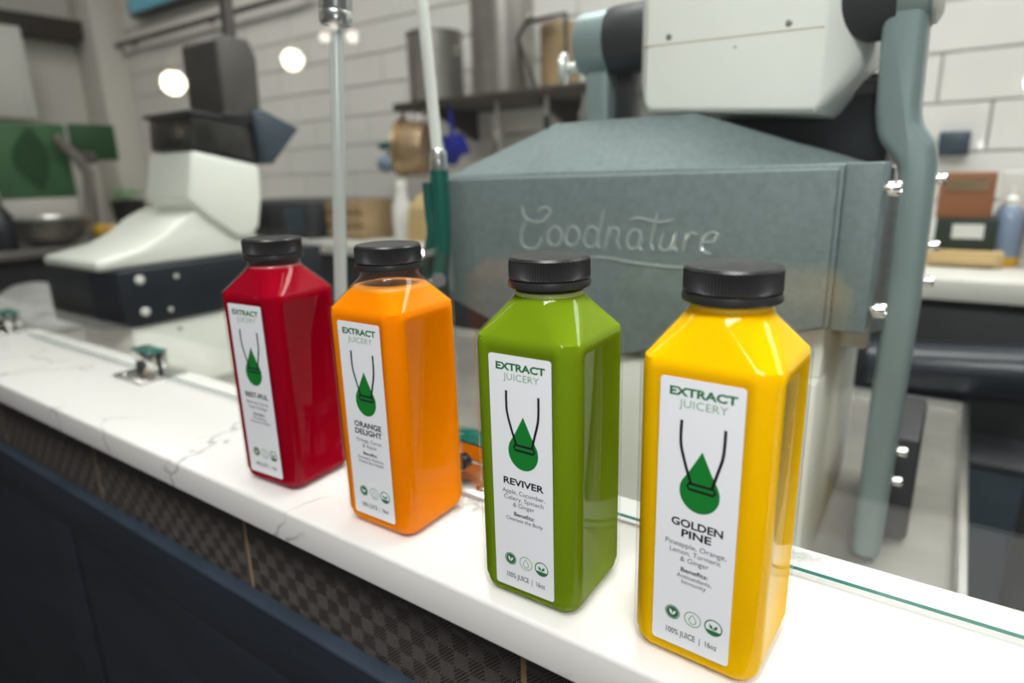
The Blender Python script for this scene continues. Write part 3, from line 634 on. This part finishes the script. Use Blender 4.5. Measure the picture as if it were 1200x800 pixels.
# ------------------------------------------------------------------ back counter and what stands on it
BZ = 0.030
tag(obj('back_counter', G().box(-3.50, 1.20, 1.05, 1.545, BZ - 0.036, BZ, 0.003), 'quartz_back'), 'pale stone worktop running along the tiled back wall', 'countertop')
xs = [-3.45, -2.68, -1.91, -1.14, -0.37, 0.0, 0.60, 1.18]
cab_lab = ['black base cabinet at the far end of the back counter', 'black base cabinet beneath the black appliance on the back counter', 'black base cabinet beneath the hanging pot', 'black base cabinet hidden mostly behind the spray wand',
           'black base cabinet hidden behind the grey press', 'black base cabinet below the brown cartons, beside the grey arm', 'black base cabinet at the right end of the back counter']
for a, b, l in zip(xs, xs[1:], cab_lab):
    t = thing('base_cabinet', l, 'cabinet', ((a + b) / 2, 1.3, FLOOR), 'black cabinets under the back counter')
    obj('body', G().box(a + 0.002, b - 0.002, 1.095, 1.545, FLOOR, BZ - 0.036), 'black_satin', t)
    d = obj('door', G().box(a + 0.006, b - 0.006, 1.075, 1.095, FLOOR + 0.08, BZ - 0.05, 0.003), 'black_satin', t)
    obj('handle', G().tube([(b - 0.06, 1.062, -0.10), (b - 0.06, 1.062, -0.28)], 0.006, 10), 'motor_grey', d)
t = thing('padded_roll', 'dark navy cylindrical roll on brackets in front of the black cabinet', 'roll', (0.18, 1.02, -0.20))
obj('roll', G().lathe([(0.02, 0), (0.046, 0.004), (0.046, 0.246), (0.02, 0.25)], (0.03, 0.990, -0.120), (1, 0, 0.08), 32), 'roll_navy', t)
for x in (0.06, 0.24): obj('bracket', G().box(x, x + 0.012, 0.99, 1.0745, -0.14, -0.085, 0.002), 'black_plastic', t)
t = thing('grey_bin', 'slate grey bin standing on the floor below the dark roll', 'bin', (0.19, 0.96, FLOOR))
obj('bin_body', G().loft([[Vector((0.19 + sx * 0.05, 0.96 + sy * 0.05, FLOOR)) for sx, sy in ((-1, -1), (1, -1), (1, 1), (-1, 1))], [Vector((0.20 + sx * 0.062, 0.96 + sy * 0.06, -0.235)) for sx, sy in ((-1, -1), (1, -1), (1, 1), (-1, 1))]], bev=0.005), 'slate_blue', t)
obj('lid', G().box(0.135, 0.266, 0.896, 1.024, -0.235, -0.222, 0.004), 'black_satin', t)
# right hand group of goods
tag(obj('paper_tray', G().box(0.085, 0.205, 1.20, 1.34, BZ, 0.060, 0.004).box(0.095, 0.195, 1.19, 1.20, BZ + 0.006, 0.05, 0.002), 'paper_tan'), 'tan cardboard tray under the dark green carton', 'tray')
t = thing('carton', 'dark green carton with a pale label, on the tan tray', 'carton', (0.142, 1.27, 0.060))
obj('box', G().box(0.095, 0.190, 1.22, 1.33, 0.060, 0.118, 0.002), 'dark_green_box', t)
obj('pale_label', G().box(0.122, 0.170, 1.2185, 1.22, 0.082, 0.108), 'paper_white', t)
t = thing('carton', 'reddish brown carton with a pale band, stacked on the dark green carton', 'carton', (0.14, 1.27, 0.118))
obj('box', G().box(0.092, 0.178, 1.225, 1.33, 0.118, 0.200, 0.002), 'carton_brown', t)
obj('pale_band', G().box(0.102, 0.168, 1.2235, 1.225, 0.168, 0.190), 'copper_brown', t)
t = thing('squeeze_bottle', 'clear bottle with blue contents and a yellow bottom on the back counter', 'bottle', (0.205, 1.26, BZ))
obj('yellow_base', G().lathe([(0.024, 0), (0.026, 0.003), (0.026, 0.018)], (0.205, 1.26, BZ), n=24), 'lemon', t)
obj('bottle_body', G().lathe([(0.0255, 0.018), (0.026, 0.03), (0.026, 0.085), (0.018, 0.105), (0.011, 0.112)], (0.205, 1.26, BZ), n=24), 'blue_bottle', t)
obj('spout', G().lathe([(0.012, 0.112), (0.012, 0.122), (0.004, 0.128), (0.003, 0.145)], (0.205, 1.26, BZ), n=20), 'white_plastic', t)
t = thing('paper_box', 'pale paper box behind the blue bottle', 'box', (0.225, 1.40, BZ))
obj('box', G().box(0.192, 0.262, 1.36, 1.46, BZ, 0.198, 0.002), 'paper_white', t)
obj('band', G().box(0.1915, 0.2625, 1.3590, 1.3600, 0.08, 0.13), 'paper_tan', t)
tag(obj('terracotta_jar', G().lathe([(0.045, 0), (0.06, 0.02), (0.075, 0.08), (0.065, 0.13), (0.035, 0.16), (0.032, 0.172), (0.038, 0.176)], (0.305, 1.26, BZ), n=32), 'terracotta'), 'orange brown rounded jar on the back counter, next to the blue bottle', 'jar')
t = thing('wall_outlet', 'small slate blue box mounted on the white tiled wall beside the grey arm', 'outlet', (0.105, 1.54, 0.25))
obj('housing', G().box(0.070, 0.128, 1.512, 1.545, 0.232, 0.284, 0.003), 'slate_blue', t)
obj('cover', G().box(0.076, 0.122, 1.509, 1.512, 0.238, 0.278, 0.001), 'slate_blue', t)

# shelf with steel containers
t = thing('wall_shelf', 'dark metal wall shelf carrying steel containers on the tiled wall', 'shelf', (-0.95, 1.40, 0.40))
obj('board', G().box(-1.36, -0.42, 1.27, 1.544, 0.418, 0.440, 0.003), 'shelf_dark', t)
for x in (-1.25, -0.86, -0.50): obj('bracket', G().prism([(1.30, 0.418), (1.544, 0.418), (1.544, 0.330), (1.53, 0.330)], 'x', x, x + 0.012), 'shelf_dark', t)
SZ = 0.440
def container(x, y, r, h, lab, m='dull_steel'):
    t = thing('steel_container', lab, 'container', (x, y, SZ), 'tall steel containers on the wall shelf')
    obj('body', G().lathe([(r * 0.94, 0), (r, 0.006), (r, h - 0.006), (r * 1.04, h - 0.003), (r * 1.04, h), (r * 0.96, h), (r * 0.94, h - 0.03)], (x, y, SZ), n=36), m, t)
    for s in ((-1, 1) if r > 0.05 else ()): obj('handle', G().tube(smooth_path([(x + s * r, y, SZ + h * .75), (x + s * (r + .02), y, SZ + h * .75), (x + s * (r + .02), y, SZ + h * .68), (x + s * r, y, SZ + h * .68)], 3), 0.004, 8), 'steel', t)
container(-1.262, 1.37, 0.085, 0.200, 'shorter wide steel container at the end of the dark shelf')
container(-1.025, 1.40, 0.092, 0.275, 'tallest steel container in the middle of the dark shelf')
t = thing('utensil_holder', 'brown wooden canister with a metal frame on the dark shelf', 'canister', (-0.83, 1.35, SZ))
obj('canister', G().lathe([(0.048, 0), (0.052, 0.004), (0.054, 0.155), (0.050, 0.16)], (-0.808, 1.36, SZ), n=28), 'wood_brown', t)
obj('frame_bar', G().tube([(-0.880, 1.29, SZ), (-0.898, 1.29, SZ + 0.13), (-0.868, 1.29, SZ + 0.165), (-0.75, 1.29, SZ + 0.168), (-0.745, 1.29, SZ)], 0.006, 8), 'shelf_dark', t)
obj('brace', G().tube([(-0.893, 1.29, SZ + 0.12), (-0.842, 1.29, SZ)], 0.005, 8), 'shelf_dark', t)
# things hanging from the shelf
t = thing('hanging_pot', 'brown steel pot hanging sideways on a hook below the dark shelf', 'pot', (-1.30, 1.32, 0.21))
obj('pot_body', G().lathe([(0.062, 0), (0.078, 0.012), (0.082, 0.03), (0.082, 0.095), (0.086, 0.10), (0.080, 0.10), (0.076, 0.04)], (-1.24, 1.30, 0.300), (-0.9, -0.42, 0.06), 36), 'copper_brown', t)
obj('rim', G().lathe([(0.083, 0.096), (0.088, 0.098), (0.088, 0.104), (0.083, 0.106), (0.079, 0.104), (0.079, 0.098)], (-1.225, 1.31, 0.300), (-0.9, -0.42, 0.06), 36), 'brass', t)
obj('handle', G().tube([(-1.27, 1.29, 0.375), (-1.275, 1.295, 0.405), (-1.272, 1.30, 0.418)], 0.006, 10), 'steel', t)
t = thing('ladle_cluster', 'pale and green handled ladle hanging beside the brown pot', 'ladle', (-1.42, 1.32, 0.22))
obj('shaft', G().tube([(-1.345, 1.31, 0.425), (-1.40, 1.31, 0.36), (-1.44, 1.31, 0.28)], 0.007, 8), 'steel', t)
obj('green_grip', G().tube([(-1.455, 1.30, 0.318), (-1.395, 1.30, 0.322)], 0.013, 10), 'green_handle', t)
obj('bowl', G().ball((-1.445, 1.31, 0.265), 0.038, 1, 0.7, 0.8), 'blue_bottle', t)
t = thing('blue_scoop', 'dark blue plastic scoop hanging below the dark shelf', 'scoop', (-1.06, 1.29, 0.25))
obj('blade', G().prism([(-1.175, 0.335), (-1.110, 0.340), (-1.082, 0.285), (-1.120, 0.275), (-1.135, 0.250), (-1.160, 0.252)], 'y', 1.275, 1.305, 0.006), 'blue_plastic', t)
obj('handle', G().tube([(-1.14, 1.29, 0.335), (-1.145, 1.29, 0.42)], 0.008, 10), 'blue_plastic', t)
for i, (x, zz, l) in enumerate(((-0.815, 0.30, 'dark handled utensil hanging below the shelf, beside the grey press top'), (-0.98, 0.31, 'steel whisk hanging below the shelf next to the blue scoop'), (-0.70, 0.33, 'steel spatula hanging below the shelf behind the chrome knob'))):
    t = thing('hanging_utensil', l, 'utensil', (x, 1.30, zz), 'utensils hanging from the wall shelf')
    obj('shaft', G().tube([(x, 1.30, 0.418), (x, 1.30, 0.36)], 0.006, 8), 'steel', t)
    obj('blade', G().box(x - (0.008 if i == 0 else 0.016), x + (0.008 if i == 0 else 0.016), 1.294, 1.306, zz - 0.04, 0.37, 0.003), 'black_plastic' if i == 0 else 'steel', t)

# on the back counter, left part
t = thing('black_appliance', 'low black appliance with a glass front on the back counter', 'appliance', (-1.85, 1.25, BZ))
obj('body', G().box(-2.14, -1.60, 1.10, 1.44, BZ + 0.008, 0.150, 0.006), 'black_satin', t)
obj('front_window', G().box(-2.08, -1.76, 1.094, 1.10, BZ + 0.025, 0.130, 0.002), 'black_plastic', t)
obj('control_strip', G().box(-1.73, -1.63, 1.095, 1.10, BZ + 0.025, 0.130, 0.002), 'slate_blue', t)
for x in (-2.10, -1.65): obj('foot', G().box(x, x + 0.03, 1.12, 1.42, BZ, BZ + 0.008), 'black_plastic', t)
t = thing('brown_crate', 'brown wooden crate on the back counter next to the black appliance', 'crate', (-1.49, 1.25, BZ))
for i in range(3): obj('slat', G().box(-1.57, -1.40, 1.14, 1.15, BZ + 0.002 + i * 0.042, BZ + 0.037 + i * 0.042, 0.002), 'wood_brown', t)
obj('crate_box', G().box(-1.565, -1.405, 1.15, 1.34, BZ, BZ + 0.122, 0.003), 'wood_brown', t)
t = thing('white_jug', 'pale plastic jug on the back counter below the brown pot', 'jug', (-1.30, 1.22, BZ))
obj('jug_body', G().lathe([(0.030, 0), (0.032, 0.004), (0.032, 0.10), (0.018, 0.135), (0.016, 0.16)], (-1.30, 1.22, BZ), n=24), 'paper_white', t)
obj('jug_lid', G().lathe([(0.018, 0.16), (0.018, 0.178), (0.015, 0.18)], (-1.30, 1.22, BZ), n=24), 'white_plastic', t)
tag(obj('paper_sack', G().loft([[Vector((-1.17 + sx * 0.07, 1.22 + sy * 0.05, BZ)) for sx, sy in ((-1, -1), (1, -1), (1, 1), (-1, 1))], [Vector((-1.165 + sx * 0.068, 1.22 + sy * 0.045, BZ + 0.10)) for sx, sy in ((-1, -1), (1, -1), (1, 1), (-1, 1))], [Vector((-1.16 + sx * 0.06, 1.22 + sy * 0.012, BZ + 0.14)) for sx, sy in ((-1, -1), (1, -1), (1, 1), (-1, 1))]], bev=0.006), 'paper_tan'), 'tan paper sack on the back counter behind the spray wand', 'sack')

# left end: counter, green boards, plants
t = thing('end_counter', 'dull steel counter along the left wall beneath the green boards', 'counter', (-3.2, 0.6, FLOOR))
obj('top', G().box(-3.74, -2.62, 0.10, 1.04, -0.03, 0.0, 0.003), 'dull_steel', t)
obj('cabinet_body', G().box(-3.72, -2.68, 0.13, 1.03, FLOOR, -0.03), 'black_satin', t)
t = thing('green_board', 'large green display board with a darker leaf shape, on a cream plinth', 'display board', (-3.02, 0.80, 0))
obj('plinth', G().box(-3.10, -3.0, 0.56, 0.98, 0.0, 0.175, 0.004), 'plaster', t)
bd = obj('board', G().box(-3.03, -3.00, 0.56, 0.985, 0.175, 0.470, 0.003), 'board_green', t)
lf = [(0.86 + 0.045 * math.sin(PI * i / 10) , 0.46 - 0.026 * i) for i in range(11)] + [(0.86 - 0.085 * math.sin(PI * i / 10), 0.46 - 0.026 * i) for i in range(9, 0, -1)]
obj('leaf_print', G().prism(lf, 'x', -3.000, -2.998), 'board_dark_green', bd)
t = thing('green_board', 'smaller dark green display board on a bent grey stand', 'display board', (-3.0, 1.02, 0))
obj('board', G().box(-2.985, -2.965, 0.99, 1.165, 0.325, 0.472, 0.002), 'board_dark_green', t)
obj('stand', G().tube([(-2.94, 0.92, 0.42), (-2.935, 0.985, 0.335), (-2.94, 1.02, 0.27), (-2.94, 1.005, 0.12), (-2.94, 1.0, 0.0)], 0.022, 12), 'dull_steel', t)
obj('clamp', G().box(-2.965, -2.93, 1.00, 1.06, 0.31, 0.36, 0.004), 'motor_grey', t)
random.seed(3)
def herb(x, y, z, lab, n=70, sp=0.07):
    t = thing('potted_herb', lab, 'plant', (x, y, z), 'potted herbs on the left')
    obj('pot', G().lathe([(0.045, 0), (0.055, 0.01), (0.068, 0.12), (0.072, 0.125), (0.064, 0.125), (0.06, 0.10)], (x, y, z), n=24), 'pot_black', t)
    g = G(); t2 = bmesh.new()
    for i in range(n):
        a = random.uniform(0, 2 * PI); rr = sp * math.sqrt(random.random()); h = 0.125 + random.uniform(0.0, 0.065) * (1 - rr / sp * 0.5)
        c = Vector((x + rr * math.cos(a), y + rr * math.sin(a), z + h)); d = Vector((math.cos(a + random.uniform(-1, 1)), math.sin(a + random.uniform(-1, 1)), random.uniform(-.3, .6))).normalized()
        s = d.cross(Vector((0, 0, 1))).normalized(); L = random.uniform(0.018, 0.034)
        vs = [t2.verts.new(c), t2.verts.new(c + d * L * .5 + s * L * .32), t2.verts.new(c + d * L), t2.verts.new(c + d * L * .5 - s * L * .32)]; t2.faces.new(vs)
    for i in range(10):
        pass
    me = bpy.data.meshes.new('t'); t2.to_mesh(me); t2.free(); g.bm.from_mesh(me)
    lv = obj('leaves', g, 'leaf', t, smooth=False); lv['kind'] = 'stuff'
    g = G()
    for i in range(8):
        a = 2 * PI * i / 8; g.tube([(x, y, z + 0.09), (x + 0.04 * math.cos(a), y + 0.04 * math.sin(a), z + 0.17)], 0.002, 5)
    obj('stems', g, 'leaf', t)
herb(-2.86, 1.12, BZ, 'bushy green herb in a black pot, beside the grey stand')
herb(-2.62, 1.17, BZ, 'low green herb in a black pot, between the other herb and the white juicer', 50)
t = thing('mixing_bowl', 'dark steel bowl on the left counter below the large green board', 'bowl', (-2.78, 0.80, 0))
obj('bowl', G().lathe([(0.05, 0), (0.10, 0.02), (0.13, 0.07), (0.14, 0.10), (0.135, 0.10), (0.12, 0.07), (0.09, 0.03)], (-2.78, 0.78, 0.0), n=36), 'dull_steel', t)
obj('rolled_rim', G().lathe([(0.137, 0.098), (0.143, 0.100), (0.143, 0.104), (0.137, 0.105), (0.134, 0.101)], (-2.78, 0.78, 0.0), n=36), 'steel', t)
for (x, y, z, l) in ((-2.70, 0.972, 0.0, 'yellow lemon on the left counter beside the steel bowl'), (-2.84, 0.985, 0.0, 'yellow lemon by the foot of the grey stand')):
    tag(obj('lemon', G().ball((x, y, z + 0.032), 0.032, 1.2, 1, 1, 16, 10).ball((x + 0.038, y, z + 0.032), 0.009, 1, 1, 1, 8, 6), 'lemon'), l, 'fruit', 'lemons on the left counter')
t = thing('spray_bottle', 'purple blue bottle on the left counter near the frame edge', 'bottle', (-2.70, 0.60, 0))
obj('bottle_body', G().lathe([(0.04, 0), (0.044, 0.005), (0.044, 0.12), (0.02, 0.16), (0.016, 0.185)], (-2.70, 0.60, 0), n=24), 'roll_navy', t)
obj('bottle_cap', G().lathe([(0.018, 0.185), (0.018, 0.205), (0.014, 0.21)], (-2.70, 0.60, 0), n=20), 'paper_white', t)
# crumpled bag on the table
bm = bmesh.new(); bmesh.ops.create_icosphere(bm, subdivisions=4, radius=1)
for v in bm.verts:
    p = v.co.copy(); k = 1 + 0.22 * noise.noise(p * 2.3) + 0.14 * abs(noise.noise(p * 5.1)); v.co = Vector((p.x * 0.20 * k, p.y * 0.16 * k, max(-0.03, p.z * 0.075 * k)))
g = G(); me = bpy.data.meshes.new('t'); bm.to_mesh(me); bm.free(); g.bm.from_mesh(me); bmesh.ops.translate(g.bm, verts=g.bm.verts, vec=(-2.02, 0.47, TZ + 0.0302))
tag(obj('crumpled_bag', g, 'bag_white'), 'crumpled pale plastic bag on the steel table beside the white juicer', 'bag')

# left wall and upper left
t = thing('wall_cabinet', 'pale cabinet hung on the left wall above the green boards', 'cabinet', (-3.6, 0.75, 0.52))
obj('body', G().box(-3.748, -3.45, 0.42, 1.06, 0.52, 0.92, 0.004), 'quartz_back', t)
for y in (0.425, 0.745): 
    d = obj('door', G().box(-3.45, -3.432, y, y + 0.31, 0.525, 0.915, 0.003), 'quartz_back', t)
    obj('handle', G().tube([(-3.425, y + 0.28, 0.56), (-3.425, y + 0.28, 0.64)], 0.005, 8), 'steel', d)
t = thing('wall_rail', 'dark rail running along the tiled wall above the white juicer', 'rail', (-2.9, 1.50, 0.89))
obj('bar', G().tube([(-3.68, 1.50, 0.905), (-2.00, 1.50, 0.905)], 0.011, 12), 'shelf_dark', t)
obj('end_knob', G().ball((-3.69, 1.50, 0.903), 0.026, u=16, v=10), 'black_plastic', t)
for x in (-3.4, -2.7, -2.05): obj('bracket', G().tube([(x, 1.50, 0.905), (x, 1.548, 0.905)], 0.007, 8), 'shelf_dark', t)
t = thing('menu_screen', 'screen with a teal picture mounted high on the tiled wall', 'screen', (-2.95, 1.52, 1.0))
obj('bezel', G().box(-3.32, -2.60, 1.490, 1.530, 1.005, 1.42, 0.004), 'black_satin', t)
obj('display', G().box(-3.305, -2.615, 1.488, 1.490, 1.020, 1.405), 'screen', t)
obj('wall_bracket', G().box(-3.05, -2.85, 1.530, 1.546, 1.15, 1.30), 'black_plastic', t)

# ------------------------------------------------------------------ lamps: unseen ceiling panels and pendant bulbs on the customer side
for x, y, l in ((0.55, -0.95, 'unseen flat light panel added above the customer side'), (-0.35, 0.75, 'unseen flat light panel added above the grey press'), (-2.3, 0.55, 'unseen flat light panel added above the left end'), (0.95, 1.22, 'flat ceiling light panel above the right end of the back counter')):
    t = thing('unseen_ceiling_light', l, 'lamp', (x, y, CEIL - 0.04), 'ceiling light panels')
    g = G()
    for a in ((x - 0.62, x + 0.62, y - 0.32, y - 0.29), (x - 0.62, x + 0.62, y + 0.29, y + 0.32), (x - 0.62, x - 0.59, y - 0.29, y + 0.29), (x + 0.59, x + 0.62, y - 0.29, y + 0.29)): g.box(*a, CEIL - 0.04, CEIL)
    obj('frame', g, 'white_plastic', t)
    obj('diffuser', G().box(x - 0.59, x + 0.59, y - 0.29, y + 0.29, CEIL - 0.03, CEIL - 0.02), 'diffuser', t)
def pendant(x, y, z, r, m, lab):
    t = thing('pendant_bulb', lab, 'lamp', (x, y, z - r), 'pendant bulbs on the customer side')
    obj('bulb', G().ball((x, y, z), r), m, t)
    obj('socket', G().lathe([(r * 0.5, r * 0.85), (r * 0.45, r * 1.9), (0.006, r * 2.1)], (x, y, z), n=18), 'brass', t)
    obj('cord', G().tube([(x, y, z + r * 2), (x, y, CEIL)], 0.003, 6), 'black_plastic', t)
pendant(-3.455, -1.504, 0.743, 0.060, 'bulb', 'glowing globe bulb on a cord near the left wall')
pendant(-2.427, -1.504, 0.741, 0.045, 'bulb', 'glowing globe bulb on a cord in the middle of the row')
pendant(-2.361, -1.70, 0.90, 0.018, 'bulb_small', 'small glowing bulb behind the middle globe bulb')
pendant(-2.193, -1.504, 0.805, 0.022, 'bulb_small', 'small glowing bulb next to the middle globe bulb')
pendant(-2.024, -1.504, 0.783, 0.024, 'bulb_small', 'small glowing bulb at the end of the row of bulbs')
